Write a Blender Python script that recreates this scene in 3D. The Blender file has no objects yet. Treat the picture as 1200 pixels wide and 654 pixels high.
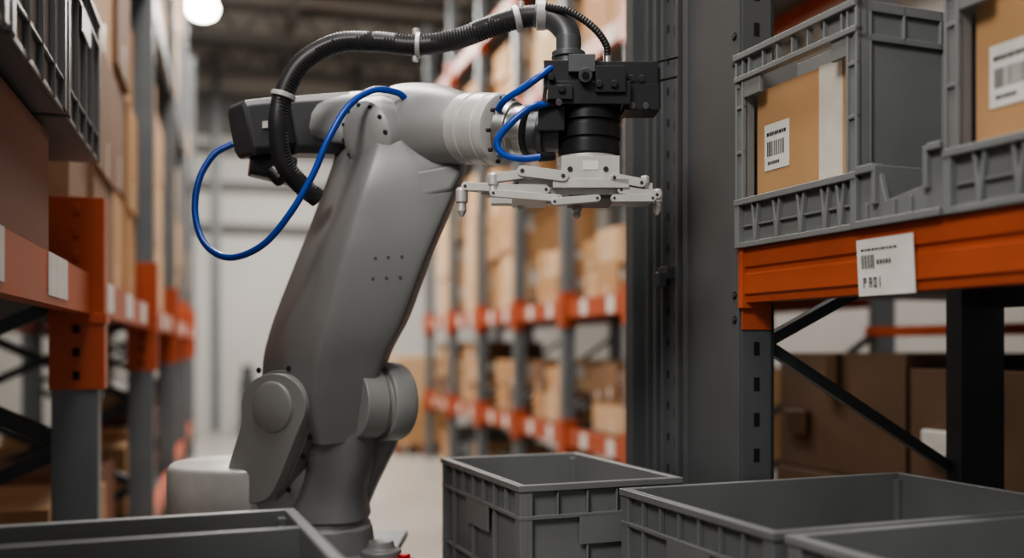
import bpy, bmesh, math, random
from mathutils import Vector, Matrix
random.seed(4)
scene=bpy.context.scene
H=1.4; TH=math.radians(16.28); FP=1150.0
CAM=Vector((0,0,H))
FV=Vector((math.sin(TH),math.cos(TH),0)); RV=Vector((math.cos(TH),-math.sin(TH),0)); ZV=Vector((0,0,1))
def P(px,py,d): return CAM+FV*d+RV*((px-600)/FP*d)+ZV*((406-py)/FP*d)
def K(px,d): return px*d/FP
# ---------------- materials
def s2l(c):
    c=c/255.0
    return c/12.92 if c<=0.04045 else ((c+0.055)/1.055)**2.4
MATS={}
def mat(name,rgb,rough=0.5,metal=0.0,nscale=20,var=0.08,bump=0.0,bscale=200,emit=0,coat=0):
    if name in MATS: return MATS[name]
    m=bpy.data.materials.new(name); m.use_nodes=True; nt=m.node_tree; b=nt.nodes['Principled BSDF']
    col=[s2l(v) for v in rgb]
    tc=nt.nodes.new('ShaderNodeTexCoord'); n=nt.nodes.new('ShaderNodeTexNoise'); n.inputs['Scale'].default_value=nscale; n.inputs['Detail'].default_value=5
    nt.links.new(tc.outputs['Object'],n.inputs['Vector'])
    r=nt.nodes.new('ShaderNodeValToRGB')
    r.color_ramp.elements[0].position=0.3; r.color_ramp.elements[1].position=0.7
    r.color_ramp.elements[0].color=[c*(1-var) for c in col]+[1]; r.color_ramp.elements[1].color=[min(1,c*(1+var)) for c in col]+[1]
    nt.links.new(n.outputs['Fac'],r.inputs['Fac']); nt.links.new(r.outputs['Color'],b.inputs['Base Color'])
    b.inputs['Metallic'].default_value=metal
    mr=nt.nodes.new('ShaderNodeMapRange'); mr.inputs['To Min'].default_value=max(0.03,rough-0.06); mr.inputs['To Max'].default_value=min(1,rough+0.06)
    nt.links.new(n.outputs['Fac'],mr.inputs['Value']); nt.links.new(mr.outputs['Result'],b.inputs['Roughness'])
    if bump>0:
        n2=nt.nodes.new('ShaderNodeTexNoise'); n2.inputs['Scale'].default_value=bscale; nt.links.new(tc.outputs['Object'],n2.inputs['Vector'])
        bp=nt.nodes.new('ShaderNodeBump'); bp.inputs['Strength'].default_value=bump; bp.inputs['Distance'].default_value=0.002
        nt.links.new(n2.outputs['Fac'],bp.inputs['Height']); nt.links.new(bp.outputs['Normal'],b.inputs['Normal'])
    if emit>0:
        b.inputs['Emission Color'].default_value=col+[1]; b.inputs['Emission Strength'].default_value=emit
    MATS[name]=m; return m
ROB=mat('robot_grey_paint',(131,133,134),0.42,0.1,6,0.06,0.12,300)
ROBL=mat('robot_light_paint',(154,156,156),0.42,0.1,6,0.06,0.1,300)
ROBD=mat('robot_dark_paint',(82,84,87),0.42,0.2,8,0.06)
SEAM=mat('seam_dark',(45,45,47),0.6)
BLK=mat('black_anodised',(44,45,48),0.36,0.3,10,0.1)
RUB=mat('black_rubber',(48,49,51),0.42,0,40,0.15)
MET=mat('brushed_metal',(185,184,182),0.3,0.85,30,0.08)
ALU=mat('cast_aluminium',(188,187,185),0.42,0.4,25,0.06)
WHT=mat('white_ring_paint',(192,192,190),0.35,0.1)
BLUE=mat('blue_cable',(24,70,165),0.32,0,20,0.1)
TOTE=mat('grey_tote_plastic',(114,117,118),0.4,0,8,0.06,0.1,400)
TOTED=mat('dark_tote_plastic',(104,107,108),0.42,0,8,0.06,0.1,400)
ORG=mat('orange_powder_coat',(168,80,48),0.42,0,5,0.12,0.1,250)
UPR=mat('upright_dark_steel',(86,90,92),0.45,0.15,4,0.10,0.1,250)
UPD=mat('brace_dark_steel',(62,66,70),0.5,0.1,6,0.1)
UPG=mat('upright_grey_steel',(106,112,116),0.45,0.1,6,0.08)
HOLE=mat('hole_black',(14,14,15),0.8)
CARD=mat('cardboard',(180,142,102),0.8,0,3,0.12,0.2,120)
CARD2=mat('cardboard_pale',(198,168,134),0.8,0,3,0.1,0.2,120)
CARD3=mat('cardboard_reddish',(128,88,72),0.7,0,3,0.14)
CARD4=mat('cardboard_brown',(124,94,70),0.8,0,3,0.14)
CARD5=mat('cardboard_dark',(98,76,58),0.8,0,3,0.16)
TAPE=mat('packing_tape',(206,200,190),0.35)
TAPD=mat('packing_tape_brown',(84,64,48),0.35)
PAP=mat('label_paper',(212,211,207),0.6)
INK=mat('label_ink',(34,34,36),0.7)
RED=mat('red_plastic',(190,30,25),0.4)
FLO=mat('concrete_floor',(156,153,147),0.35,0,1.2,0.12,0.1,60)
WAL=mat('wall_panel',(186,185,182),0.7,0,0.6,0.05)
CEI=mat('ceiling_panel',(170,168,164),0.8,0,0.6,0.08)
STL=mat('ceiling_steel',(96,96,96),0.6)
CONV=mat('conveyor_steel',(120,122,124),0.4,0.5)
LAMP=mat('lamp_glow',(255,250,240),0.5,0,5,0,emit=30)
# ---------------- mesh builder
class MB:
    def __init__(s,*mats): s.bm=bmesh.new(); s.mats=list(mats)
    def mi(s,m):
        if m is None: return 0
        if m not in s.mats: s.mats.append(m)
        return s.mats.index(m)
    def face(s,vs,mi):
        try: f=s.bm.faces.new(vs); f.material_index=mi; return f
        except Exception: return None
    def hexa(s,c,m=None):
        mi=s.mi(m); v=[s.bm.verts.new(p) for p in c]
        for q in ((3,2,1,0),(4,5,6,7),(0,1,5,4),(1,2,6,5),(2,3,7,6),(3,0,4,7)): s.face([v[i] for i in q],mi)
    def box(s,fr,lo,hi,m=None,taper=0):
        o,ex,ey,ez=fr; c=[]
        for z in (lo[2],hi[2]):
            for x,y in ((lo[0],lo[1]),(hi[0],lo[1]),(hi[0],hi[1]),(lo[0],hi[1])): c.append(o+ex*x+ey*y+ez*z)
        s.hexa(c,m)
    def prism(s,pts,vec,m=None):
        mi=s.mi(m); a=[s.bm.verts.new(p) for p in pts]; b=[s.bm.verts.new(p+vec) for p in pts]; n=len(a)
        s.face(a,mi); s.face(b[::-1],mi)
        for i in range(n): s.face([a[i],b[i],b[(i+1)%n],a[(i+1)%n]],mi)
    def loft(s,secs,m=None,cap=True):
        mi=s.mi(m); R=[[s.bm.verts.new(p) for p in sec] for sec in secs]; n=len(R[0])
        for a,b in zip(R,R[1:]):
            for i in range(n): s.face([a[i],a[(i+1)%n],b[(i+1)%n],b[i]],mi)
        if cap: s.face(R[0][::-1],mi); s.face(R[-1],mi)
    def sloft(s,secs,m=None,cuts=(0.14,0.25,0.25),sub=6):
        R=[]
        for sec in secs:
            p=[Vector(v) for v in sec]
            for c in cuts:
                o=[]
                for i in range(len(p)):
                    a=p[i]; b=p[(i+1)%len(p)]; o+= [a.lerp(b,c),a.lerp(b,1-c)]
                p=o
            R.append(p)
        E=[[a*2-b for a,b in zip(R[0],R[1])]]+R+[[a*2-b for a,b in zip(R[-1],R[-2])]]; out=[]
        for i in range(1,len(E)-2):
            for k in range(sub):
                t=k/sub; out.append([0.5*((2*b)+(c-a)*t+(2*a-5*b+4*c-d)*t*t+(3*b-a-3*c+d)*t**3) for a,b,c,d in zip(*E[i-1:i+3])])
        out.append(R[-1])
        s.loft(out,m)
    def ring(s,c,ax,r,n=32,ry=None,up=None):
        ax=ax.normalized(); u=up or (ZV if abs(ax.z)<0.9 else RV); x=u.cross(ax).normalized(); y=ax.cross(x); ry=ry or r
        return [c+x*math.cos(2*math.pi*i/n)*r+y*math.sin(2*math.pi*i/n)*ry for i in range(n)]
    def lathe(s,p0,p1,prof,m=None,n=36):
        ax=p1-p0; s.loft([s.ring(p0+ax*t,ax,r,n) for t,r in prof],m)
    def cyl(s,p0,p1,r,m=None,n=28,r1=None): s.lathe(p0,p1,[(0,r),(1,r if r1 is None else r1)],m,n)
    def bolt(s,p,ax,r,h,m=None): s.cyl(p,p+ax.normalized()*h,r,m or SEAM,10)
    def tube(s,pts,r,m=None,n=12,step=None,corr=0):
        pts=[Vector(p) for p in pts]; ext=[pts[0]*2-pts[1]]+pts+[pts[-1]*2-pts[-2]]; out=[]
        for i in range(1,len(ext)-2):
            a,b,c,d=ext[i-1:i+3]
            for k in range(24):
                t=k/24; out.append(0.5*((2*b)+(c-a)*t+(2*a-5*b+4*c-d)*t*t+(3*b-a-3*c+d)*t**3))
        out.append(pts[-1])
        step=step or r*0.8; res=[out[0]]; acc=0
        for a,b in zip(out,out[1:]):
            L=(b-a).length; 
            while acc+L>=step and L>0:
                t=(step-acc)/L; a=a.lerp(b,t); res.append(a.copy()); L=(b-a).length; acc=0
            acc+=L
        secs=[]; nrm=None
        for i,p in enumerate(res):
            tg=(res[min(i+1,len(res)-1)]-res[max(i-1,0)]).normalized()
            if nrm is None: nrm=tg.orthogonal()
            nrm=(nrm-tg*nrm.dot(tg)).normalized(); bn=tg.cross(nrm)
            rr=r*(1-(corr if i%2 else 0))
            secs.append([p+nrm*math.cos(2*math.pi*j/n)*rr+bn*math.sin(2*math.pi*j/n)*rr for j in range(n)])
        s.loft(secs,m)
    def finish(s,name,bevel=0,parent=None,seg=2,smooth=True,ang=32):
        bm=s.bm; bmesh.ops.recalc_face_normals(bm,faces=bm.faces)
        for f in bm.faces: f.smooth=smooth
        for e in bm.edges:
            if len(e.link_faces)==2: 
                if e.calc_face_angle(0)>math.radians(ang): e.smooth=False
        me=bpy.data.meshes.new(name); 
        c=Vector((0,0,0)); 
        if bm.verts:
            lo=Vector((min(v.co[i] for v in bm.verts) for i in range(3))); hi=Vector((max(v.co[i] for v in bm.verts) for i in range(3)))
            c=(lo+hi)/2; c.z=lo.z
        for v in bm.verts: v.co-=c
        bm.to_mesh(me); bm.free()
        for m in s.mats: me.materials.append(m)
        ob=bpy.data.objects.new(name,me); ob.location=c; scene.collection.objects.link(ob)
        if bevel>0:
            b=ob.modifiers.new('bevel','BEVEL'); b.width=bevel; b.segments=seg; b.limit_method='ANGLE'; b.angle_limit=math.radians(ang); b.harden_normals=True
        if parent: 
            ob.parent=parent; ob.location=c-parent.location
        return ob
def empty(name,loc):
    e=bpy.data.objects.new(name,None); e.location=loc; scene.collection.objects.link(e); e.empty_display_size=0.1; return e
WF=(Vector((0,0,0)),Vector((1,0,0)),Vector((0,1,0)),ZV)
WH=(Vector((0,0,H)),Vector((1,0,0)),Vector((0,1,0)),ZV)
# ---------------- room
b=MB(FLO); b.box(WF,(-4,-3,-0.2),(8,17.2,0)); b.finish('floor',smooth=False)
b=MB(WAL); b.box(WF,(-4,17,0),(8,17.2,6.3)); b.finish('wall_back',smooth=False)
b=MB(WAL); b.box(WF,(-4.2,-3,0),(-4,17.2,6.3)); b.finish('wall_left',smooth=False)
b=MB(WAL); b.box(WF,(8,-3,0),(8.2,17.2,6.3)); b.finish('wall_right',smooth=False)
b=MB(CEI); b.box(WF,(-4.2,-3,6.3),(8.2,17.2,6.5)); b.finish('ceiling',smooth=False)
b=MB(STL)
for y in (2,5,8,10.5,12.5,14.5,16.3):
    b.box(WF,(-4,y-0.08,5.75),(8,y+0.08,5.85)); b.box(WF,(-4,y-0.05,6.18),(8,y+0.05,6.28))
    for i in range(20):
        x=-4+i*0.6; 
        b.tube([Vector((x,y,5.82)),Vector((x+0.3,y,6.2))],0.025,n=6,step=0.2); b.tube([Vector((x+0.3,y,6.2)),Vector((x+0.6,y,5.82))],0.025,n=6,step=0.2)
for x in (-1.6,0.9,3.4): b.box(WF,(x-0.05,-3,6.0),(x+0.05,17,6.12))
b.finish('ceiling_truss',smooth=False)
b=MB(UPG,STL)
for z in (3.3,4.0,4.6): b.box(WF,(-4,16.9,z),(8,17,z+0.14),STL)
b.box(WF,(-4,16.93,4.9),(8,17,5.6),STL)
for x in (-2.5,-0.2,2.1,4.4): b.box(WF,(x,16.88,0),(x+0.12,17,6.2))
b.finish('trim_1',smooth=False)
b=MB(LAMP,STL)
lc=P(237,9,12.0)
b.lathe(lc-ZV*0.13,lc+ZV*0.13,[(0,0.08),(0.15,0.15),(0.5,0.185),(0.85,0.15),(1,0.08)],LAMP,28)
b.cyl(lc+ZV*0.13,Vector((lc.x,lc.y,6.3)),0.02,STL,8)
b.finish('pendant_lamp')
# ---------------- rack frame for right foreground
a=math.radians(-4.8)
U=Vector((math.sin(a),math.cos(a),0)); NR=Vector((math.cos(a),-math.sin(a),0))
O=P(870,406,2.2)
RF=(O,-U,NR,ZV)
BT=0.218; BB=0.097
rr=empty('pallet_rack',Vector((O.x,O.y,0)))
b=MB(UPR,HOLE)
b.box(RF,(-0.245,0.0,-H),(-0.008,0.012,2.4))
b.box(RF,(-0.02,0.0,-H),(0.0,0.085,2.4)); b.box(RF,(-0.245,0,-H),(-0.232,0.085,2.4)); 
b.box(RF,(-0.06,0.075,-H),(-0.0,0.085,2.4))
b.box(RF,(-0.04,-0.006,-H),(-0.004,0.006,2.4)); b.box(RF,(-0.245,-0.008,-H),(-0.222,0.006,2.4))
for zz in (0.06,0.115,0.64,0.7,1.2,-0.45,-0.5,1.26):
    c=O+U*0.022+ZV*zz; b.cyl(c,c-NR*0.0065,0.010,HOLE,14); b.cyl(c-NR*0.0065,c-NR*0.010,0.006,UPD,6)
for i in range(46):
    zz=-1.3+i*0.08
    b.box(RF,(0.0,0.03,zz),(0.0015,0.045,zz+0.03),HOLE)
b.finish('front_upright',0.002,rr)
b=MB(UPR,HOLE)
b.box(RF,(-0.335,0.0,-H),(-0.262,0.01,2.4)); b.box(RF,(-0.275,-0.012,-H),(-0.262,0.05,2.4)); b.box(RF,(-0.345,-0.012,-H),(-0.335,0.05,2.4))
b.box(RF,(-0.48,0.01,-H),(-0.37,0.02,2.4)); b.box(RF,(-0.50,-0.02,-H),(-0.48,0.06,2.4)); b.box(RF,(-0.385,-0.012,-H),(-0.37,0.06,2.4)); b.box(RF,(-0.43,-0.008,-H),(-0.42,0.06,2.4))
b.box(RF,(-0.56,0.0,-H),(-0.525,0.05,2.4))
for i in range(46):
    zz=-1.3+i*0.08; b.box(RF,(-0.296,-0.0015,zz),(-0.286,0.0,zz+0.028),HOLE); b.box(RF,(-0.33,-0.0015,zz+0.02),(-0.322,0.0,zz+0.04),HOLE)
b.box(RF,(-0.33,-0.03,0.17),(-0.28,0,0.2),UPD); b.box(RF,(-0.31,-0.05,0.15),(-0.285,-0.03,0.185),UPD)
b.finish('guide_channel',0.002,rr)
b=MB(UPD,ORG)
b.box(RF,(-0.05,0.64,-H),(0.0,0.78,2.4))
def bar(b,p,q,w,m=None): b.tube([p,q],w,m,n=4,step=(q-p).length/2.01)
for z0 in (-1.2,0.9,1.7):
    bar(b,O+NR*0.06+ZV*(z0+0.42)+U*0.03,O+NR*0.7+ZV*(z0)+U*0.03,0.02)
bar(b,O+NR*0.06+ZV*0.0+U*0.03,O+NR*0.7+ZV*(0.30)+U*0.03,0.018)
bar(b,O+NR*0.05+ZV*0.03+U*0.05,O+NR*0.72+ZV*(-0.345)+U*0.05,0.018)
b.box(RF,(-0.045,0.02,-0.42),(-0.01,0.72,-0.38)); 
b.finish('rear_upright_and_braces',0,rr,smooth=False)
b=MB(UPR); b.box(RF,(2.45,0.0,-H),(2.55,0.085,2.4)); b.box(RF,(2.45,0.68,-H),(2.55,0.76,2.4)); b.finish('near_upright',0.002,rr)
b=MB(ORG,UPR)
def beamprof(y0,sg,ztop,zb):
    h=ztop-zb
    return [(y0,zb),(y0,zb+h*0.12),(y0-0.006*sg,zb+h*0.16),(y0-0.006*sg,zb+h*0.52),(y0,zb+h*0.56),(y0,zb+h*0.62),(y0-0.006*sg,zb+h*0.66),(y0-0.006*sg,ztop),(y0+0.045*sg,ztop),(y0+0.045*sg,zb)]
def beam(b,fr,x0,x1,y0,sg,zt,zb,m=None):
    o,ex,ey,ez=fr
    b.prism([o+ex*x0+ey*y+ez*z for y,z in beamprof(y0,sg,zt,zb)],ex*(x1-x0),m)
beam(b,RF,0.002,2.45,0.0,1,BT,BB)
beam(b,RF,0.002,2.45,0.76,-1,BT,BB,UPR)
beam(b,RF,0.002,2.45,0.0,1,1.45,1.33); beam(b,RF,0.002,2.45,0.76,-1,1.45,1.33)
b.box(RF,(0.0,-0.012,BB-0.012),(0.016,0.05,BT+0.003),ORG)
b.box(RF,(0.001,-0.004,BB-0.06),(0.004,0.075,BB),ORG)
b.box(RF,(2.40,-0.012,BB-0.02),(2.45,0.05,BT+0.01),ORG)
b.finish('beams',0.002,rr)
b=MB(UPR); 
for i in range(24): b.box(RF,(0.05+i*0.1,0.045,BT-0.03),(0.13+i*0.1,0.715,BT-0.008),UPR)
b.finish('shelf_deck',0,rr,smooth=False)
# ---------------- labels
def label(b,o,ex,ez,w,h,nrm,bars=True):
    t=nrm*0.0012
    b.prism([o,o+ex*w,o+ex*w+ez*h,o+ez*h],t,PAP)
    rnd=random.Random(int(w*10000))
    def q(x0,x1,z0,z1): b.prism([o+t+ex*x0+ez*z0,o+t+ex*x1+ez*z0,o+t+ex*x1+ez*z1,o+t+ex*x0+ez*z1],nrm*0.0005,INK)
    x=w*0.12
    while x<w*0.82:
        bw=rnd.choice((0.012,0.02,0.035))*w; q(x,x+bw,h*0.3,h*0.62); x+=bw+rnd.choice((0.015,0.03))*w
    x=w*0.1
    while x<w*0.8:
        bw=rnd.uniform(0.04,0.09)*w; q(x,x+bw,h*0.74,h*0.82); x+=bw+0.02*w
    x=w*0.15
    while x<w*0.6:
        bw=rnd.uniform(0.03,0.06)*w; q(x,x+bw,h*0.12,h*0.19); x+=bw+0.02*w
b=MB(PAP,INK)
ez=(ZV*0.995-NR*0.06).normalized(); ex=(-U)
o=O-U*0.392-NR*0.010+ZV*(BB-0.004); w=0.142; h=0.104; t=-NR*0.0012
b.prism([o,o+ex*w,o+ex*w+ez*h,o+ez*h],t,PAP)
def q(x0,x1,z0,z1): b.prism([o+t+ex*x0*w+ez*z0*h,o+t+ex*x1*w+ez*z0*h,o+t+ex*x1*w+ez*z1*h,o+t+ex*x0*w+ez*z1*h],-NR*0.0005,INK)
rnd=random.Random(3); x=0.08
while x<0.30: 
    bw=rnd.choice((0.008,0.016)); q(x,x+bw,0.48,0.72); x+=bw+rnd.choice((0.012,0.02))
x=0.08
while x<0.7: bw=rnd.uniform(0.03,0.06); q(x,x+bw,0.79,0.83); x+=bw+0.02
x=0.36
while x<0.6: bw=rnd.uniform(0.02,0.04); q(x,x+bw,0.54,0.62); x+=bw+0.02
def seg(x,z,w_,h_): q(x,x+w_,z,z+h_)
for i,ch in enumerate('PA01'):
    x0=0.10+i*0.085+(0.02 if i else 0); s=0.016; W_=0.055; z0=0.14; Hh=0.18
    if ch=='P': seg(x0,z0,s,Hh); seg(x0,z0+Hh-0.03,W_,0.03); seg(x0,z0+Hh/2,W_,0.03); seg(x0+W_-s,z0+Hh/2,s,Hh/2)
    if ch=='A': seg(x0,z0,s,Hh); seg(x0+W_-s,z0,s,Hh); seg(x0,z0+Hh-0.03,W_,0.03); seg(x0,z0+Hh*0.4,W_,0.03)
    if ch=='0': seg(x0,z0,s,Hh); seg(x0+W_-s,z0,s,Hh); seg(x0,z0+Hh-0.03,W_,0.03); seg(x0,z0,W_,0.03)
    if ch=='1': seg(x0+0.02,z0,s,Hh)
b.finish('shelf_label')
# ---------------- pick totes on the shelf
def pick_tote(x0,withgap):
    fr=(O-U*x0-NR*0.018+ZV*BT,-U,NR,ZV); W=0.395; D=0.60; T=0.43; L=0.108
    b=MB(TOTE,TOTED)
    B=lambda lo,hi,m=None: b.box(fr,lo,hi,m)
    B((0.01,0.01,0),(W-0.01,D-0.01,0.008))
    B((0.008,0.01,0),(0.013,D,T)); B((W-0.013,0.01,0),(W-0.008,D,T)); B((0.01,D-0.012,0),(W-0.01,D-0.006,T))
    for xs,xe in ((0.0,0.012),(W-0.012,W)):
        B((xs,0,T-0.02),(xe,D,T)); B((xs,0,T-0.075),(xe,D,T-0.062)); B((xs,0,0.09),(xe,D,L)); B((xs,0,0.0),(xe,D,0.012))
        for i in range(7): B((xs,0.02+i*0.09,T-0.075),(xe,0.026+i*0.09,T))
        for i in range(4): B((xs,0.03+i*0.18,L),(xe,0.036+i*0.18,T))
    B((0.0,0.012,0.0),(W,0.018,L)); B((0,-0.006,L-0.014),(W,0.02,L)); B((0,-0.002,0),(W,0.02,0.012)); B((0,-0.004,0.0),(0.016,0.02,L)); B((W-0.016,-0.004,0),(W,0.02,L))
    for xc in (0.07,0.145,0.225,0.30,0.345):
        o,ex,ey,ez=fr
        pts=[(xc-0.004,0.012),(xc+0.004,0.012),(xc+0.014,L-0.014),(xc+0.008,L-0.014),(xc,0.05),(xc-0.008,L-0.014),(xc-0.014,L-0.014)]
        b.prism([o+ex*x+ez*z+ey*0.0 for x,z in pts],ey*0.014)
    B((0.02,0.004,0.045),(W-0.02,0.014,0.05))
    for xs in (0.0,W-0.03): 
        B((xs,0.004,L),(xs+0.03,0.012,T)); B((xs,-0.002,L),(xs+0.006,0.03,T)); B((xs+0.024,-0.002,L),(xs+0.03,0.03,T)); B((xs+0.0,-0.001,L+0.10),(xs+0.03,0.01,L+0.108)); B((xs+0.0,-0.001,L+0.2),(xs+0.03,0.01,L+0.208))
    B((0,-0.008,T-0.014),(W,0.014,T)); B((0,-0.006,T-0.062),(W,0.014,T-0.05))
    for xx in (0.0,0.05,0.10,0.15,0.2,0.25,0.3,0.35,W-0.006): B((xx,-0.003,T-0.055),(xx+0.005,0.012,T-0.01))
    B((0.03,0.008,T-0.055),(0.12,0.012,T-0.01)); B((0.28,0.008,T-0.055),(W-0.03,0.012,T-0.01))
    B((0.03,0.0,T-0.10),(0.09,0.01,T-0.055)); B((0.32,0.0,T-0.10),(W-0.03,0.01,T-0.055))
    B((0.06,0.12,T-0.16),(W-0.06,0.126,T-0.02))
    if withgap:
        o,ex,ey,ez=fr
        pts=[(W,0),(W+0.205,0),(W+0.205,0.125),(W+0.178,0.125),(W+0.162,0.06),(W+0.065,0.045),(W+0.045,0.115),(W,0.115)]
        b.prism([o+ex*x+ez*z+ey*0.008 for x,z in pts],ey*0.012)
        B((W,-0.006,0),(W+0.205,0.02,0.014)); B((W+0.0,-0.006,0.10),(W+0.046,0.02,0.115)); B((W+0.175,-0.006,0.112),(W+0.205,0.02,0.125))
        B((W+0.04,-0.004,0.04),(W+0.05,0.3,0.112)); B((W+0.165,-0.004,0.05),(W+0.175,0.3,0.122)); B((W+0.065,0.02,0.0),(W+0.165,0.3,0.012))
        for xx in (0.02,0.09,0.13): B((W+xx,0.0,0.014),(W+xx+0.005,0.012,0.045))
    b.finish('storage_tote',0.0018)
    fr2=(fr[0]+ZV*0.009,fr[1],fr[2],fr[3])
    b=MB(CARD,TAPE); o,ex,ey,ez=fr2
    b.box(fr2,(0.034,0.034,0),(W-0.02,0.42,0.335))
    b.box(fr2,(0.245,0.0325,0.1),(0.315,0.034,0.335),TAPE); b.box(fr2,(0.245,0.033,0.3345),(0.315,0.42,0.336),TAPE)
    label(b,o+ex*0.062+ey*0.0338+ez*0.155,ex,ez,0.086,0.10,-ey)
    for k in range(2):
        xx=0.328+k*0.02; b.box(fr2,(xx,0.0335,0.285),(xx+0.003,0.034,0.31),INK); b.box(fr2,(xx-0.004,0.0335,0.303),(xx+0.007,0.034,0.306),INK); b.box(fr2,(xx-0.005,0.0335,0.281),(xx+0.009,0.034,0.283),INK)
    b.finish('cardboard_box',0.0015)
pick_tote(0.0,True); pick_tote(0.605,True); pick_tote(1.21,False)
# ---------------- open euro totes
def tote(near_left,ex,ey,W,L,T,divider=None,m=None):
    fr=(near_left-ZV*T,ex,ey,ZV); b=MB(m or TOTE,TOTED); B=lambda lo,hi,mm=None: b.box(fr,lo,hi,mm)
    i0=0.016
    B((i0,i0,0),(W-i0,L-i0,0.006))
    B((i0,i0,0),(i0+.004,L-i0,T)); B((W-i0-.004,i0,0),(W-i0,L-i0,T)); B((i0,i0,0),(W-i0,i0+.004,T)); B((i0,L-i0-.004,0),(W-i0,L-i0,T))
    def band(z0,z1,o0=0.0):
        B((o0,o0,z0),(W-o0,i0+.001,z1)); B((o0,L-i0-.001,z0),(W-o0,L-o0,z1)); B((o0,i0,z0),(i0+.001,L-i0,z1)); B((W-i0-.001,i0,z0),(W-o0,L-i0,z1))
    band(T-0.014,T); band(T-0.075,T-0.066,0.003); band(0.07,0.078,0.006); band(0,0.012,0.008)
    nx=int(W/0.075); ny=int(L/0.075)
    for i in range(nx+1):
        x=0.02+(W-0.045)*i/nx
        for y0,y1 in ((0.004,i0),(L-i0,L-0.004)): B((x,y0,0.0 if i%2==0 else T-0.07),(x+0.004,y1,T-0.01))
    for i in range(ny+1):
        y=0.02+(L-0.045)*i/ny
        for x0,x1 in ((0.004,i0),(W-i0,W-0.004)): B((x0,y,0.0 if i%2==0 else T-0.07),(x1,y+0.004,T-0.01))
    for x in (0.004,W-0.034):
        for y in (0.004,L-0.034): B((x,y,0.006),(x+0.03,y+0.03,T-0.012))
    B((W*0.36,0.003,T-0.135),(W*0.64,0.008,T-0.07)); B((W*0.36,L-0.008,T-0.135),(W*0.64,L-0.003,T-0.07))
    B((0.003,L*0.36,T-0.135),(0.008,L*0.64,T-0.07)); B((W-0.008,L*0.36,T-0.135),(W-0.003,L*0.64,T-0.07))
    if divider: B((i0,divider,0.006),(W-i0,divider+0.012,T-0.002),m or TOTE)
    return b.finish('storage_tote',0.0018)
HR=0.296; TT=0.29
def RP(px,py): return P(px,py,FP*HR/(py-406))
t1=RP(608,570)
tote(t1,NR,U,0.40,0.57,TT)
t2=RP(725,572)-U*0.53
tote(t2,NR,U,0.74,0.53,TT,m=TOTED)
t3=t2-U*0.56+NR*0.01
tote(t3,NR,U,0.74,0.545,TT)
a2=math.radians(-4.8)
UL=Vector((math.sin(a2),math.cos(a2),0)); NL=Vector((math.cos(a2),-math.sin(a2),0))
tl=RP(345,595)-NL*0.8-UL*0.55
tote(tl,NL,UL,0.8,0.55,TT,divider=0.36,m=TOTED)
ZT=H-HR-TT
def conveyor(o,W,L,NR,U):
    fr=(Vector((o.x,o.y,0)),NR,U,ZV); b=MB(CONV,UPG)
    zt=ZT-0.001
    b.box(fr,(0,0,zt-0.13),(0.03,L,zt-0.01)); b.box(fr,(W-0.03,0,zt-0.13),(W,L,zt-0.01))
    n=int(L/0.075)
    for i in range(n):
        y=0.04+i*0.075; c=fr[0]+U*y+ZV*(zt-0.026); b.cyl(c+NR*0.03,c+NR*(W-0.03),0.025,CONV,14)
    for x in (0.0,W-0.04):
        for y in (0.05,L-0.1): b.box(fr,(x,y,0),(x+0.04,y+0.05,zt-0.12),UPG)
    for y in (0.06,L-0.09): b.box(fr,(0.03,y,0.2),(W-0.03,y+0.03,0.25),UPG)
    b.finish('roller_conveyor',0.001)
conveyor(t3-U*0.02,0.75,1.12,NR,U)
conveyor(t1,0.395,0.6,NR,U)
conveyor(tl-UL*0.1,0.82,0.66,NL,UL)
# ---------------- left rack
lr=empty('pallet_rack',Vector((-0.5,3.2,0)))
b=MB(UPG,ORG,UPD)
for y in (0.6,3.2,5.6,8.0,10.4,12.8):
    for x in (-0.5,-1.45):
        b.box(WH,(x,y,-H),(x+0.13,y+0.09,(3.6 if y>4 else 0.44)))
    if y<4: b.box(WH,(-1.45,y,0),(-1.32,y+0.09,3.6))
    b.box(WH,(-0.506,y-0.006,-0.13),(-0.352,y+0.096,0.45),ORG)
    b.box(WH,(-0.51,y-0.012,0.07),(-0.346,y+0.1,0.10),ORG)
    for zz in (-0.1,-0.03,0.04,0.26,0.33,0.40): b.box(WH,(-0.44,y-0.009,zz),(-0.42,y-0.006,zz+0.025),ORG if zz>0.2 else HOLE)
    for z0 in (-1.2,-0.75,-0.3):
        A0=Vector((-0.45,y+0.05,H+z0)); B0=Vector((-1.4,y+0.05,H+z0+0.45)); 
        bar(b,A0,B0,0.03,UPD)
        bar(b,A0+ZV*0.45,B0-ZV*0.45,0.03,UPD)
b.finish('uprights',0.002,lr,smooth=False)
b=MB(ORG,UPR,PAP)
ys=[0.6,3.2,5.6,8.0,10.4,12.8]
for y0,y1 in zip(ys,ys[1:]):
    for zt in (BT,2.05,-0.95):
        b.box(WH,(-0.44,y0+0.09,zt-0.12),(-0.39,y1,zt),UPG if zt>1 else ORG); b.box(WH,(-1.4,y0+0.09,zt-0.12),(-1.35,y1,zt))
        b.box(WH,(-1.35,y0+0.1,zt-0.04),(-0.44,y1-0.01,zt-0.015),UPD)
    for k in range(3): 
        yy=y0+0.35+k*0.75; b.box(WH,(-0.39,yy,BT-0.1),(-0.387,yy+0.28,BT-0.0),PAP)
b.finish('beams',0,lr,smooth=False)
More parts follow.
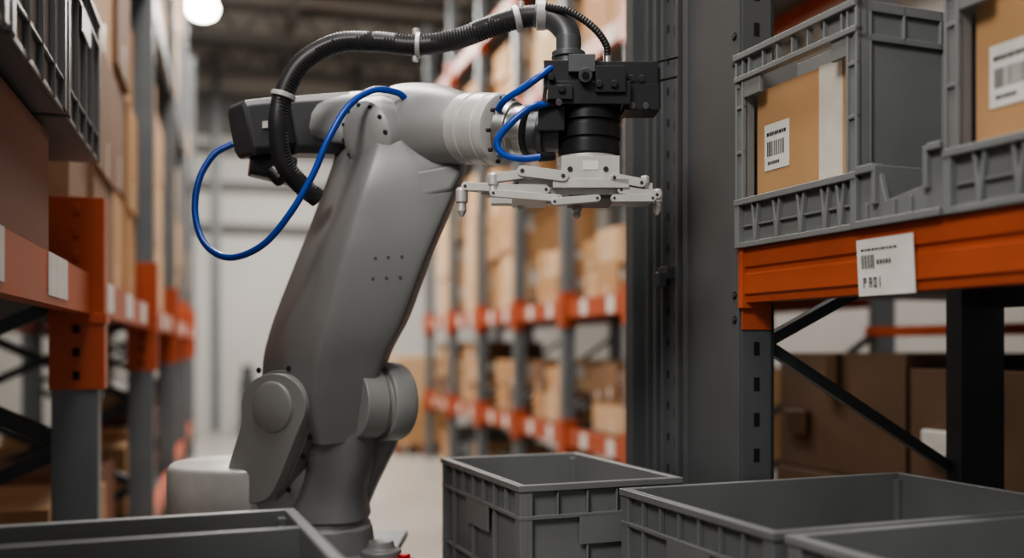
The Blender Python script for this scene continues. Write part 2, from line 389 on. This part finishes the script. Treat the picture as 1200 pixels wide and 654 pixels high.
def boxes(name,fr,x0,x1,y0,y1,z0,z1,w,h,mats,gap=0.02,full=0.9,rnd=None,dress=True):
    b=MB(*mats); rnd=rnd or random.Random(int(abs(x0*131+y0*977+z0*3571)*10)%9999)
    y=y0
    while y+w*0.6<y1:
        ww=min(w*rnd.uniform(0.75,1.2),y1-y); z=z0
        top=z0+(z1-z0)*rnd.uniform(full,1)
        while z+h*0.5<top:
            hh=min(h*rnd.uniform(0.85,1.1),z1-z); m=rnd.choice(mats); off=rnd.uniform(0,0.04)
            b.box(fr,(x0+off,y,z),(x1-off,y+ww-gap,z+hh-0.002),m)
            ym=y+(ww-gap)/2
            if dress:
                for xx in (x0+off-0.001,x1-off): b.box(fr,(xx,ym-0.02,z+0.002),(xx+0.001,ym+0.02,z+hh*0.3),TAPE)
                b.box(fr,(x0+off+0.02,y-0.001,z+hh*0.45),(x0+off+0.10,y,z+hh*0.75),PAP)
            z+=hh
        y+=ww
    return b.finish(name,0.003,smooth=False)
e=0.002
boxes('carton_stack',WH,-0.98,-0.38,0.75,3.12,BT+e,0.52,1.1,0.3,[CARD3],full=1,dress=False)
for y0 in (1.2,1.82,2.44):
    tote(Vector((-0.98,y0,H+0.525+0.40)),Vector((1,0,0)),Vector((0,1,0)),0.64,0.6,0.40,m=TOTED)
boxes('carton_stack',WH,-1.25,-0.44,3.35,5.55,BT+e,1.85,0.62,0.5,[CARD,CARD4])
boxes('carton_stack',WH,-1.25,-0.42,5.75,7.95,BT+e,1.85,0.7,0.5,[CARD2,CARD])
boxes('carton_stack',WH,-1.25,-0.42,8.15,10.35,BT+e,1.8,0.7,0.5,[CARD2,CARD])
boxes('carton_stack',WH,-1.25,-0.42,10.55,12.75,BT+e,1.8,0.7,0.5,[CARD2,CARD])
for y0 in (0.8,3.4,5.8,8.2,10.6): boxes('carton_stack',WH,-1.25,-0.5,y0,y0+2.1,-0.95+e,-0.4,0.5,0.4,[CARD,CARD3])
for y0 in (5.8,8.2,10.6): boxes('carton_stack',WH,-1.25,-0.42,y0,y0+2.1,2.05+e,3.4,0.7,0.5,[CARD,CARD2])
# ---------------- background rack on the right of the aisle
br=empty('pallet_rack',Vector((2.4,8,0)))
b=MB(UPG,ORG,UPD)
ys=[4.4,5.6,6.85,8.1,9.4,10.7,12.0]
for y in ys:
    for x in (2.4,3.3): b.box(WH,(x,y,-H),(x+0.09,y+0.1,4.0),UPG)
    for zt in (-0.6,0.34,2.1,3.1): b.box(WH,(2.385,y-0.02,zt-0.2),(2.5,y+0.12,zt+0.06),ORG)
    for k in range(6):
        A0=Vector((2.45,y+0.05,H-1.3+k*0.8)); B0=Vector((3.35,y+0.05,H-0.7+k*0.8)); bar(b,A0,B0,0.02,UPD)
b.finish('uprights',0,br,smooth=False)
b=MB(ORG,UPR,PAP)
for y0,y1 in zip(ys,ys[1:]):
    for zt in (-0.6,0.34,2.1,3.1):
        b.box(WH,(2.41,y0+0.1,zt-0.13),(2.46,y1,zt)); b.box(WH,(3.33,y0+0.1,zt-0.13),(3.38,y1,zt)); b.box(WH,(2.46,y0+0.1,zt-0.04),(3.33,y1,zt-0.015),UPR)
        for k in range(2): b.box(WH,(2.407,y0+0.3+k*0.5,zt-0.12),(2.41,y0+0.42+k*0.5,zt-0.01),PAP)
b.finish('beams',0,br,smooth=False)
for i,(y0,y1) in enumerate(zip(ys,ys[1:])):
    a0=y0+0.13; a1=y1-0.03
    boxes('carton_stack',WH,2.5,3.2,a0,a1,-0.6+e,-0.1 if i<4 else 0.05,0.33,0.24,[CARD,CARD2,CARD4],full=0.8)
    boxes('carton_stack',WH,2.5,3.2,a0,a1,0.34+e,0.85 if i<3 else 1.9,0.35 if i<3 else 0.5,0.24 if i<3 else 0.5,[CARD2,CARD,CARD2],full=0.8)
    boxes('carton_stack',WH,2.5,3.2,a0,a1,2.1+e,2.8,0.5,0.4,[CARD2,CARD],full=0.8)
    boxes('carton_stack',WH,2.5,3.2,a0,a1,-1.4+e,-0.85,0.5,0.4,[CARD,UPR],full=0.8)
# rack bay behind the right foreground rack : stacked dark cartons
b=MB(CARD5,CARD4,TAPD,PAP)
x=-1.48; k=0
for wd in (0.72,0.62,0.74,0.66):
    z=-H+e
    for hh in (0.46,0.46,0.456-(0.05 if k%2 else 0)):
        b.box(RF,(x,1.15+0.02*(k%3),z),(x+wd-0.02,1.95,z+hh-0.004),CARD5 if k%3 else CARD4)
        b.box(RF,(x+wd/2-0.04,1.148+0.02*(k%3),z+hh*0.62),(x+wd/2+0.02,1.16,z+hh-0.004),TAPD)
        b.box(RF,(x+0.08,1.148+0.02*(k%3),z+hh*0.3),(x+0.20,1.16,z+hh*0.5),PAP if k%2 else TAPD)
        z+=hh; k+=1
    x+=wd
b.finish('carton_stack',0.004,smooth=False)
b=MB(ORG,UPD)
beam(b,RF,-1.5,1.5,1.10,1,0.34,0.22,UPD); b.box(RF,(-1.5,1.1,0.2),(1.5,2.3,0.22),UPD)  # roof shelf added above the cartons to cast shade on them
beam(b,RF,-2.2,1.5,2.25,1,0.10,0.05,ORG)
for x in (-1.6,0.0,1.5):
    for y in (1.02,2.25): b.box(RF,(x,y-0.0,-H),(x+0.1,y+0.09,2.2),UPD)
b.finish('pallet_rack',0,smooth=False)
boxes('carton_stack',RF,-1.4,-0.1,1.2,2.2,0.345,0.8,1.0,0.45,[CARD4],full=1,dress=False)
# pallet of cartons at aisle end
q_=P(490,530,13.0); 
b=MB(CARD,CARD2)
fr=(Vector((q_.x,q_.y,0)),Vector((1,0,0)),Vector((0,1,0)),ZV)
b.box(fr,(-0.35,-0.3,0.12),(0.35,0.4,0.7),CARD); b.box(fr,(-0.33,-0.28,0.7),(0.33,0.38,1.28),CARD2)
for x in (-0.35,-0.06,0.23): b.box(fr,(x,-0.3,0),(x+0.12,0.4,0.12),CARD3)
b.finish('carton_pallet',0.005,smooth=False)
q_=P(290,500,15.5); fr=(Vector((q_.x,q_.y,0)),Vector((1,0,0)),Vector((0,1,0)),ZV)
b=MB(UPD,HOLE); b.box(fr,(-0.12,-0.1,0),(0.12,0.2,0.9)); b.box(fr,(-0.09,-0.08,0.9),(0.09,0.16,1.1)); b.box(fr,(-0.14,-0.12,0.6),(0.14,0.0,0.66)); b.finish('waste_bin',0.02)
# ================= ROBOT =================
base0=P(360,406,2.42)
rob=empty('robot_arm',Vector((base0.x,base0.y,0.88)))
N=(RV*0.47+FV*0.883).normalized(); PC=P(390,406,2.4)
def PN(px,py,off=0):
    v=FV+RV*((px-600)/FP); d=(N.dot(PC-CAM)+off)/N.dot(v); return P(px,py,d)
b=MB(UPG,UPD)
c=Vector((base0.x,base0.y,0))
pf=(c,RV,FV,ZV)
b.box(pf,(-0.30,-0.22,0.86),(0.21,0.36,0.88)); b.box(pf,(-0.24,-0.16,0.02),(0.16,0.3,0.86)); b.box(pf,(-0.32,-0.24,0),(0.25,0.38,0.02))
b.finish('robot_pedestal',0.004)
b=MB(ROBL,ROB,SEAM,MET)
cd=P(284,406,2.5); r=K(84,2.5); z0=0.88; z1=P(284,541,2.5).z
b.lathe(Vector((cd.x,cd.y,z0)),Vector((cd.x,cd.y,z1)),[(0,r*1.0),(0.3,r),(0.32,r*0.985),(0.36,r),(0.93,r),(0.98,r*0.97),(1.0,r*0.93)],WHT,56)
cb=P(386,406,2.4); zz=P(386,600,2.4).z
b.lathe(Vector((cb.x,cb.y,z0)),Vector((cb.x,cb.y,zz)),[(0,K(60,2.4)),(0.15,K(60,2.4)),(0.2,K(54,2.4)),(0.7,K(50,2.4)),(0.75,K(46,2.4)),(1,K(42,2.4))],ROB,48)
ft=P(446,406,2.35)
b.lathe(Vector((ft.x,ft.y,z0)),Vector((ft.x,ft.y,z0+0.055)),[(0,0.05),(0.6,0.05),(0.7,0.035),(1,0.03)],ROB,24)
ft=P(474,406,2.32)
b.cyl(Vector((ft.x,ft.y,z0)),Vector((ft.x,ft.y,z0+0.02)),0.024,RED,20); b.cyl(Vector((ft.x,ft.y,z0+0.02)),Vector((ft.x,ft.y,z0+0.03)),0.014,RED,20)
ft=P(430,406,2.28); b.cyl(Vector((ft.x,ft.y,z0)),Vector((ft.x,ft.y,z0+0.018)),0.03,BLK,6)
b.finish('base_drum',0.004,rob,3)
def sring(c,rx,ry,n=28,p=2.8):
    o=[]
    for i in range(n):
        t=2*math.pi*i/n; cs,sn=math.cos(t),math.sin(t)
        o.append(c+RV*rx*math.copysign(abs(cs)**(2/p),cs)+FV*ry*math.copysign(abs(sn)**(2/p),sn))
    return o
b=MB(ROB,SEAM,ROBL)
secs=[(386,662,48,.125),(386,614,47,.12),(386,612,44,.112),(386,607,44,.112),(386,605,47,.12),(387,590,44,.115),(390,575,41,.11),(395,560,40,.113),(400,545,39,.116),(402,520,40,.12),(404,495,38,.12)]
b.loft([sring(P(x,y,2.42),K(w,2.42),dd) for x,y,w,dd in secs],ROB)
secs=[(335,600,62,.10),(335,575,66,.11),(345,555,60,.11),(365,535,46,.09),(378,522,36,.07)]
b.loft([sring(P(x,y,2.44),K(w,2.44),dd) for x,y,w,dd in secs],ROBL)
b.sloft([[P(x0,y,2.43),P(x1,y,2.42),P(x1+3,y,2.52),P(x0,y,2.53)] for x0,x1,y in ((395,466,480),(398,468,500),(398,464,520),(392,452,545),(385,440,570),(380,428,600))],ROB)
b.finish('shoulder_column',0.004,rob,3)
b=MB(ROB,SEAM,ROBL,ROBD)
pa=P(412,472,2.33); pb=P(470,470,2.41); R2=K(46,2.38)
b.lathe(pa,pb,[(0,R2*.90),(0.42,R2*.92),(0.43,R2*.84),(0.52,R2*.84),(0.53,R2*.97),(0.60,R2),(0.90,R2),(0.97,R2*.95),(1.0,R2*.86)],ROBL,56)
b.finish('shoulder_cap',0.003,rob,3)
b=MB(ROB,SEAM,ROBL)
def teardrop(cx,cy,r,tail,n=30):
    pts=[]
    for i in range(n+1):
        t=math.radians(-24+ (216)*i/n); pts.append(Vector((cx+r*math.cos(t),cy-r*math.sin(t))))
    tl=[pts[-2],pts[-1]]+[Vector(v) for v in tail]+[pts[0],pts[1]]
    for i in range(1,len(tl)-2):
        a_,b_,c_,d_=tl[i-1:i+3]
        for k in range(1 if i==1 else 0,4):
            t=k/4; pts.append(0.5*((2*b_)+(c_-a_)*t+(2*a_-5*b_+4*c_-d_)*t*t+(3*b_-a_-3*c_+d_)*t**3))
    return pts
tail1=[(281,505),(274,528),(268,550),(269,570),(281,585),(298,590),(315,583),(327,563),(343,523)]
tail2=[(281,508),(273,532),(266,554),(268,574),(281,589),(300,595),(320,588),(334,566),(353,523)]
pf_=teardrop(321,476,38,tail1); pf2=teardrop(325,476,42,tail2)
b.prism([PN(x-1,y,-0.15) for x,y in pf_],N*0.06,ROBL)
b.prism([PN(x+3,y,-0.118) for x,y in pf2],N*0.05,ROB)
b.prism([PN(x+8,y,-0.07) for x,y in pf_],N*0.11,ROB)
for x,y in ((357,450),(367,488),(355,535),(338,574),(303,434),(338,432),(363,512)):
    p=PN(x+1,y,-0.117); b.bolt(p,-N,0.0075,0.004,SEAM)
b.finish('shoulder_cover',0.009,rob,4,ang=38)
b=MB(ROBL,SEAM)
c0=PN(320,477,-0.149)
b.lathe(c0,c0-N*0.010,[(0,K(31,2.25)),(0.15,K(31,2.25)),(0.7,K(29.5,2.25)),(1,K(26,2.25))],ROBL,56)
b.finish('joint_disc',0.001,rob)
# upper arm
b=MB(ROB,SEAM,ROBL,ROBD)
S=[((322,505,2.50),(345,512,2.34),(374,522,2.27),(430,516,2.33),(444,498,2.42),(420,480,2.56)),
   ((306,465,2.50),(335,478,2.33),(368,485,2.25),(434,480,2.31),(446,465,2.42),(420,450,2.56)),
   ((304,425,2.50),(332,432,2.33),(371,437,2.235),(448,427,2.29),(459,415,2.42),(420,425,2.56)),
   ((315,380,2.50),(339,387,2.33),(378,395,2.225),(471,380,2.27),(482,370,2.42),(425,380,2.54)),
   ((340,315,2.48),(364,315,2.33),(395,320,2.22),(496,313,2.25),(507,303,2.38),(440,305,2.52)),
   ((363,257,2.46),(386,257,2.33),(411,262,2.22),(519,258,2.24),(529,250,2.36),(460,250,2.50)),
   ((382,205,2.44),(404,205,2.33),(427,210,2.22),(537,212,2.24),(547,203,2.34),(480,205,2.48)),
   ((396,165,2.44),(418,163,2.33),(441,168,2.24),(536,180,2.25),(546,170,2.34),(480,165,2.46)),
   ((410,136,2.44),(428,134,2.35),(452,138,2.28),(524,150,2.30),(530,145,2.36),(480,138,2.44))]
b.sloft([[P(*p) for p in s] for s in S],ROB,cuts=(0.07,0.2,0.25),sub=8)
def faceD(px,py):
    for s0,s1 in zip(S,S[1:]):
        y0=(s0[2][1]+s0[3][1])/2; y1=(s1[2][1]+s1[3][1])/2
        if y1<=py<=y0:
            t=(y0-py)/(y0-y1); E=[s0[2][i]*(1-t)+s1[2][i]*t for i in range(3)]; R_=[s0[3][i]*(1-t)+s1[3][i]*t for i in range(3)]
            u=(px-E[0])/(R_[0]-E[0]); return E[2]*(1-u)+R_[2]*u
    return 2.24
for x,y in ((440,303),(455,302),(471,301),(437,327),(453,326),(469,325)):
    d=faceD(x,y); b.cyl(P(x,y,d+.006),P(x,y,d-.0008),0.0040,ROBD,14)
b.finish('upper_arm',0,rob,4,ang=50)
# elbow
b=MB(ROB,SEAM,ROBL,ROBD)
pa=P(423,160,2.27); pb=P(505,152,2.45); R3=K(44,2.3)
b.lathe(pa,pb,[(0,R3*.45),(0.02,R3*.72),(0.07,R3*.9),(0.16,R3*.99),(0.30,R3),(0.31,R3*.96),(0.34,R3*.96),(0.35,R3*1.02),(1,R3*1.02)],ROBL,56)
axe=(pa-pb).normalized()
xx=ZV.cross(axe).normalized(); yy=axe.cross(xx)
for i in range(12):
    t=2*math.pi*i/12; p=pa-axe*0.013+xx*math.cos(t)*R3*0.80+yy*math.sin(t)*R3*0.80; b.bolt(p,axe,0.0055,0.006,SEAM)
b.finish('elbow_housing',0.003,rob,3)
b=MB(ROBD)
b.prism([P(450,205,2.232),P(466,224,2.232),P(500,231,2.232),P(530,224,2.232),P(543,200,2.232),P(530,190,2.232)],FV*0.1,ROB)
b.finish('elbow_bracket',0.012,rob,4)
b=MB(ROBL,ROB,SEAM,WHT,MET)
fa=P(455,147,2.44); fb=P(548,151,2.20)
b.lathe(fa,fb,[(0,K(30,2.4)),(0.06,K(40,2.4)),(0.2,K(46,2.4)),(0.55,K(47,2.3)),(0.80,K(45,2.25)),(0.84,K(43,2.25)),(0.97,K(40,2.2)),(1,K(37,2.2))],ROBL,56)
fc=P(592,152,2.12)
b.lathe(fb,fc,[(0,K(36,2.2)),(0.02,K(41,2.2)),(0.30,K(41,2.2)),(0.32,K(39,2.2)),(0.36,K(39,2.2)),(0.38,K(41.5,2.18)),(0.72,K(41.5,2.15)),(0.74,K(40,2.15)),(0.78,K(40,2.15)),(0.8,K(42,2.14)),(0.97,K(41,2.12)),(1.0,K(36,2.12))],WHT,56)
fd=P(622,155,2.09)
b.lathe(fc,fd,[(0,K(34,2.12)),(0.4,K(33,2.1)),(0.42,K(29,2.1)),(0.7,K(29,2.1)),(0.72,K(31,2.1)),(1,K(30,2.1))],MET,48)
fe=P(660,157,2.07)
b.lathe(fd,fe,[(0,K(24,2.1)),(0.3,K(24,2.1)),(0.32,K(28,2.1)),(0.5,K(28,2.1)),(0.52,K(22,2.1)),(1,K(22,2.1))],ROBD,48)
ax=(fd-fc).normalized(); xx=ZV.cross(ax).normalized(); yy=ax.cross(xx)
for i in range(10):
    t=2*math.pi*i/10+0.2; p=fc+xx*math.cos(t)*K(38,2.12)+yy*math.sin(t)*K(38,2.12); b.bolt(p-ax*0.004,ax,0.005,0.008,SEAM)
b.finish('forearm',0.0015,rob,2)
b=MB(ROBL,ROB)
b.sloft([[P(*p) for p in s] for s in (((440,110,2.36),(448,104,2.46),(448,170,2.47),(440,165,2.34)),((470,101,2.29),(475,96,2.43),(475,180,2.45),(470,182,2.28)),((510,102,2.25),(515,97,2.38),(515,186,2.42),(510,194,2.23)),((545,113,2.19),(550,108,2.3),(550,192,2.32),(545,194,2.19)))],ROBL,cuts=(0.2,0.25))
b.sloft([[P(*p) for p in s] for s in (((348,120,2.37),(356,112,2.47),(356,150,2.47),(348,158,2.37)),((400,114,2.35),(408,106,2.46),(408,160,2.46),(400,172,2.35)),((470,108,2.32),(476,99,2.44),(476,165,2.44),(470,165,2.32)))],ROBL,cuts=(0.15,0.25))
b.finish('forearm_casting',0,rob,4,ang=50)
def sq(c,dr,hw,hh,ro=0.25):
    dr=dr.normalized(); x=dr.cross(ZV).normalized(); y=x.cross(dr); k=1-ro; o=[]
    for sx,sy in ((1,-k),(1,k),(k,1),(-k,1),(-1,k),(-1,-k),(-k,-1),(k,-1)): o.append(c+x*sx*hw+y*sy*hh)
    return o
b=MB(ROBD,BLK,SEAM,PAP,RED)
m0=P(280,153,2.33); m1=P(322,150,2.39); m2=P(405,148,2.44); dr=m1-m0
b.loft([sq(m0,dr,K(22,2.3),K(28,2.3)),sq(m0+dr*0.08,dr,K(26,2.3),K(32,2.3)),sq(m1,dr,K(27,2.3),K(34,2.3))],ROBD)
b.loft([sq(m1,dr,K(24,2.3),K(30,2.3)),sq(m1+(m2-m1)*0.12,dr,K(24,2.3),K(30,2.3))],BLK)
b.loft([sq(m1+(m2-m1)*0.12,dr,K(27,2.3),K(34,2.3)),sq(m2,dr,K(30,2.3),K(38,2.3))],ROBD)
n2=P(293,192,2.36); n3=P(345,202,2.40)
b.loft([sq(n2,n3-n2,K(13,2.3),K(14,2.3)),sq(n3,n3-n2,K(15,2.3),K(16,2.3))],BLK)
b.cyl(P(318,200,2.34),P(330,212,2.33),K(9,2.3),BLK,16)
b.finish('elbow_motor',0.004,rob,3)
b=MB(PAP,RED)
dn=dr.normalized(); fx=dn.cross(ZV).normalized()
if fx.dot(FV)>0: fx=-fx
pp=m0+dr*0.36+fx*(K(26.8,2.3))
b.prism([pp-ZV*0.006,pp+dn*0.013-ZV*0.006,pp+dn*0.013+ZV*0.010,pp+ZV*0.010],fx*0.004,PAP)
pp=pp+dn*0.017
b.prism([pp-ZV*0.006,pp+dn*0.011-ZV*0.006,pp+dn*0.011+ZV*0.010,pp+ZV*0.010],fx*0.004,RED)
b.finish('motor_badge',0,rob)
# ---- tool head
DT=2.07
def tb(b,x0,x1,y0,y1,d0,d1,m=None):
    o=(CAM,RV,FV,ZV); b.box(o,(K(x0-600,DT),d0,K(406-y1,DT)),(K(x1-600,DT),d1,K(406-y0,DT)),m)
b=MB(BLK,SEAM,MET,ROBD)
tc=lambda y: P(690,y,DT+0.0)
tl_=[(0,32),(0.06,36),(0.3,36),(0.31,34),(0.36,34),(0.37,37),(0.62,37),(0.63,33.5),(0.7,33.5),(0.71,37),(1,37)]
b.lathe(tc(187),tc(128),[(t,K(r,DT)) for t,r in tl_],BLK,48)
tb(b,650,734,106,132,DT-.075,DT+.07)
tb(b,636,700,80,112,DT-.06,DT+.05); tb(b,700,767,80,106,DT-.05,DT+.06); tb(b,728,768,106,136,DT-.055,DT+.02); tb(b,640,668,112,128,DT-.085,DT-.03)
tb(b,630,660,128,160,DT-.06,DT+.03); tb(b,694,728,90,120,DT-.085,DT-.04); tb(b,756,771,84,132,DT-.035,DT+.035)
tb(b,664,694,76,96,DT-.078,DT-.03,ROBD)
for x,y in ((646,90),(658,104),(741,124),(757,124),(702,98),(720,98),(740,92),(752,92),(655,120)):
    b.cyl(P(x,y,DT-.06),P(x,y,DT-.0935 if x<730 else DT-.063),K(4,DT),ROBD if x%2 else SEAM,12)
b.cyl(P(686,88,DT-.07),P(686,88,DT-.10),K(8,DT),ROBD,20); b.cyl(P(686,88,DT-.10),P(686,88,DT-.104),K(4,DT),HOLE,16)
b.cyl(P(712,82,DT),P(712,62,DT),K(5,DT),MET,14)
b.lathe(P(666,80,DT),P(666,44,DT),[(0,K(21,DT)),(0.12,K(21,DT)),(0.14,K(17,DT)),(0.3,K(17,DT)),(0.32,K(20,DT)),(0.5,K(20,DT)),(0.52,K(15,DT)),(1,K(15,DT))],ROBD,28)
b.cyl(P(752,76,DT+.02),P(794,67,DT+.04),K(1.8,DT),BLK,8); b.cyl(P(765,96,DT+.02),P(793,90,DT+.04),K(1.8,DT),BLK,8)
b.finish('tool_changer',0.003,rob,3)
# ---- gripper
b=MB(ALU,MET,SEAM,ROBD)
b.lathe(tc(222),tc(186),[(0,K(30,DT)),(0.75,K(34,DT)),(0.8,K(37,DT)),(1,K(37,DT))],ALU,40)
tb(b,656,722,190,218,DT-.07,DT+.06)
tb(b,646,732,217,227,DT-.08,DT+.08)
tb(b,565,770,226,233,DT-.055,DT-.015); tb(b,575,765,228,236,DT+.03,DT+.07,ALU)
tb(b,600,640,222,238,DT-.07,DT+.07); tb(b,738,760,220,238,DT-.06,DT+.06)
tb(b,666,716,232,240,DT-.05,DT+.05,ROBD)
def lever(x0,y0,x1,y1,w,d0,th,m=None):
    a0=P(x0,y0,d0); a1=P(x1,y1,d0); t=(a1-a0).normalized(); n=FV.cross(t).normalized()*K(w,DT); pts=[]
    for i in range(9):
        an=math.pi*i/8; pts.append(a0-t*math.sin(an)*K(w,DT)+n*math.cos(an))
    for i in range(9):
        an=math.pi*i/8; pts.append(a1+t*math.sin(an)*K(w,DT)-n*math.cos(an))
    b.prism(pts,FV*th,m)
    for a_ in (a0,a1): b.cyl(a_-FV*0.002,a_,K(w*0.4,DT),SEAM,12)
lever(612,200,660,206,6,DT-.085,.02); lever(606,216,655,212,5,DT-.06,.02); lever(545,218,640,222,4.5,DT-.075,.025); lever(578,208,612,204,5,DT-.08,.02)
lever(578,226,655,232,4,DT-.09,.015); lever(720,208,752,214,5,DT-.08,.02); lever(728,222,770,228,4.5,DT-.075,.025); lever(720,232,765,232,4,DT-.09,.015)
lever(700,232,650,236,4,DT-.095,.014)
def finger(x,y0,y1,d,w=6):
    b.lathe(P(x,y0,d),P(x,y1,d),[(0,K(w*.7,DT)),(0.1,K(w,DT)),(0.5,K(w,DT)),(0.55,K(w*.7,DT)),(0.8,K(w*.8,DT)),(1,K(w*.3,DT))],ALU,18)
finger(541,220,254,DT-.063,7); finger(578,203,231,DT-.07,7); finger(770,222,252,DT-.06,6); finger(676,238,256,DT+.05,6); finger(610,230,246,DT+.05,5); finger(756,206,224,DT-.06,5)
for x,y in ((668,198),(710,198),(668,212),(710,212),(640,226),(596,229),(742,229)):
    b.cyl(P(x,y,DT-.069),P(x,y,DT-.0735),K(3,DT),SEAM,12)
tb(b,680,698,196,206,DT-.0715,DT-.07,PAP)
b.finish('gripper',0.0018,rob,2)
# ---- hoses
b=MB(RUB,SEAM)
hp=[(372,232,2.30),(352,216,2.27),(332,190,2.24),(326,150,2.22),(332,112,2.22),(354,74,2.22),(395,51,2.22),(440,49,2.21),(490,53,2.19),(535,46,2.17),(575,31,2.14),(612,20,2.11),(640,18,2.09)]
b.tube([P(*p) for p in hp],K(12.2,2.2),RUB,22,step=K(1.9,2.2),corr=0.09)
b.finish('corrugated_hose',0,rob,ang=60)
b=MB(ROBD,RUB,MET)
b.tube([P(*p) for p in ((628,17,2.09),(650,22,2.085),(664,38,2.08),(666,60,2.075))],K(15,DT),ROBD,24,step=K(4,DT))
b.tube([P(*p) for p in ((640,8,2.06),(668,14,2.05),(695,32,2.05),(710,52,2.06),(712,68,2.07))],K(4.5,DT),RUB,12,step=K(1.8,DT),corr=0.15)
b.finish('hose_elbow',0,rob)
b=MB(ALU,SEAM)
def clamp(x,y,d,dx,dy,r,m=ALU,w=4):
    c=P(x,y,d); t=(P(x+dx,y+dy,d)-c).normalized()*K(w,d); b.lathe(c-t,c+t,[(0,K(r*.95,d)),(0.1,K(r,d)),(0.9,K(r,d)),(1,K(r*.95,d))],m,24)
clamp(332,112,2.22,1.2,-4.5,14.5,WHT,3); clamp(490,53,2.19,5,0.2,15,ALU,3); clamp(606,22,2.115,5,-1.5,15.5,ALU,4); clamp(634,17,2.09,5,0,18,ALU,6)
b.cyl(P(487,66,2.19),P(487,72,2.19),K(4,2.19),ALU,10); b.cyl(P(488,34,2.19),P(488,42,2.19),K(5,2.19),ALU,10)
b.cyl(P(611,2,2.11),P(611,12,2.11),K(4,2.1),ALU,10)
b.finish('hose_clamps',0.001,rob)
b=MB(BLUE,SEAM)
b.tube([P(*p) for p in ((478,118,2.26),(464,108,2.24),(436,106,2.22),(408,125,2.2),(385,163,2.19),(366,206,2.19),(340,250,2.19),(308,287,2.2),(270,302,2.22),(241,287,2.25),(229,252,2.28),(233,212,2.3),(250,182,2.32),(274,168,2.33))],K(4.0,2.2),BLUE,14,step=K(4,2.2))
b.tube([P(*p) for p in ((584,128,2.06),(592,117,2.03),(612,104,2.01),(632,90,2.0),(650,78,2.02),(668,78,2.03))],K(4.2,2.05),BLUE,14,step=K(3,2.05))
b.tube([P(*p) for p in ((640,122,2.0),(622,126,1.99),(600,143,1.99),(583,165,2.0),(590,181,2.0),(612,186,2.0),(634,184,2.0))],K(4.2,2.02),BLUE,14,step=K(3,2.05))
b.cyl(P(632,184,2.0),P(648,183,2.02),K(5.5,2.02),BLK,14); b.cyl(P(636,122,2.0),P(652,121,2.01),K(5.5,2.02),BLK,14)
b.finish('blue_cables',0,rob)
# ---------------- lights
def area(name,loc,sx,sy,e,col=(1,0.95,0.89),rot=(0,0,0)):
    l=bpy.data.lights.new(name,'AREA'); l.shape='RECTANGLE'; l.size=sx; l.size_y=sy; l.energy=e; l.color=col
    o=bpy.data.objects.new(name,l); o.location=loc; o.rotation_euler=rot; scene.collection.objects.link(o)
for i,(x,y,en) in enumerate(((0.2,1.6,130),(0.4,5.0,130),(0.6,9.0,230),(0.8,13,360),(5.3,3.5,60),(5.5,10,160),(-2.6,3,35))):
    area('ceiling_and_fill_light',(x,y,5.6),0.9,2.4,en)
area('ceiling_and_fill_light',(-1.6,-0.6,4.0),1.2,1.2,120,rot=(math.radians(40),0,math.radians(-32)))  # tilted fill added at front left to light the robot, not a ceiling fixture
w=bpy.data.worlds.new('world'); scene.world=w; w.use_nodes=True
w.node_tree.nodes['Background'].inputs['Color'].default_value=(0.86,0.84,0.82,1); w.node_tree.nodes['Background'].inputs['Strength'].default_value=0.36
# ---------------- camera
cd=bpy.data.cameras.new('camera'); cam=bpy.data.objects.new('camera',cd); scene.collection.objects.link(cam)
cam.location=CAM; cam.rotation_euler=(math.radians(90),0,-TH); cd.sensor_width=36; cd.lens=36*FP/1200; cd.shift_y=79/1200
cd.clip_start=0.05
cd.dof.use_dof=True; cd.dof.focus_distance=2.08; cd.dof.aperture_fstop=1.1
scene.camera=cam
scene.view_settings.view_transform='AgX'
scene.view_settings.exposure=0.12
try: scene.view_settings.look='AgX - Medium High Contrast'
except Exception: pass
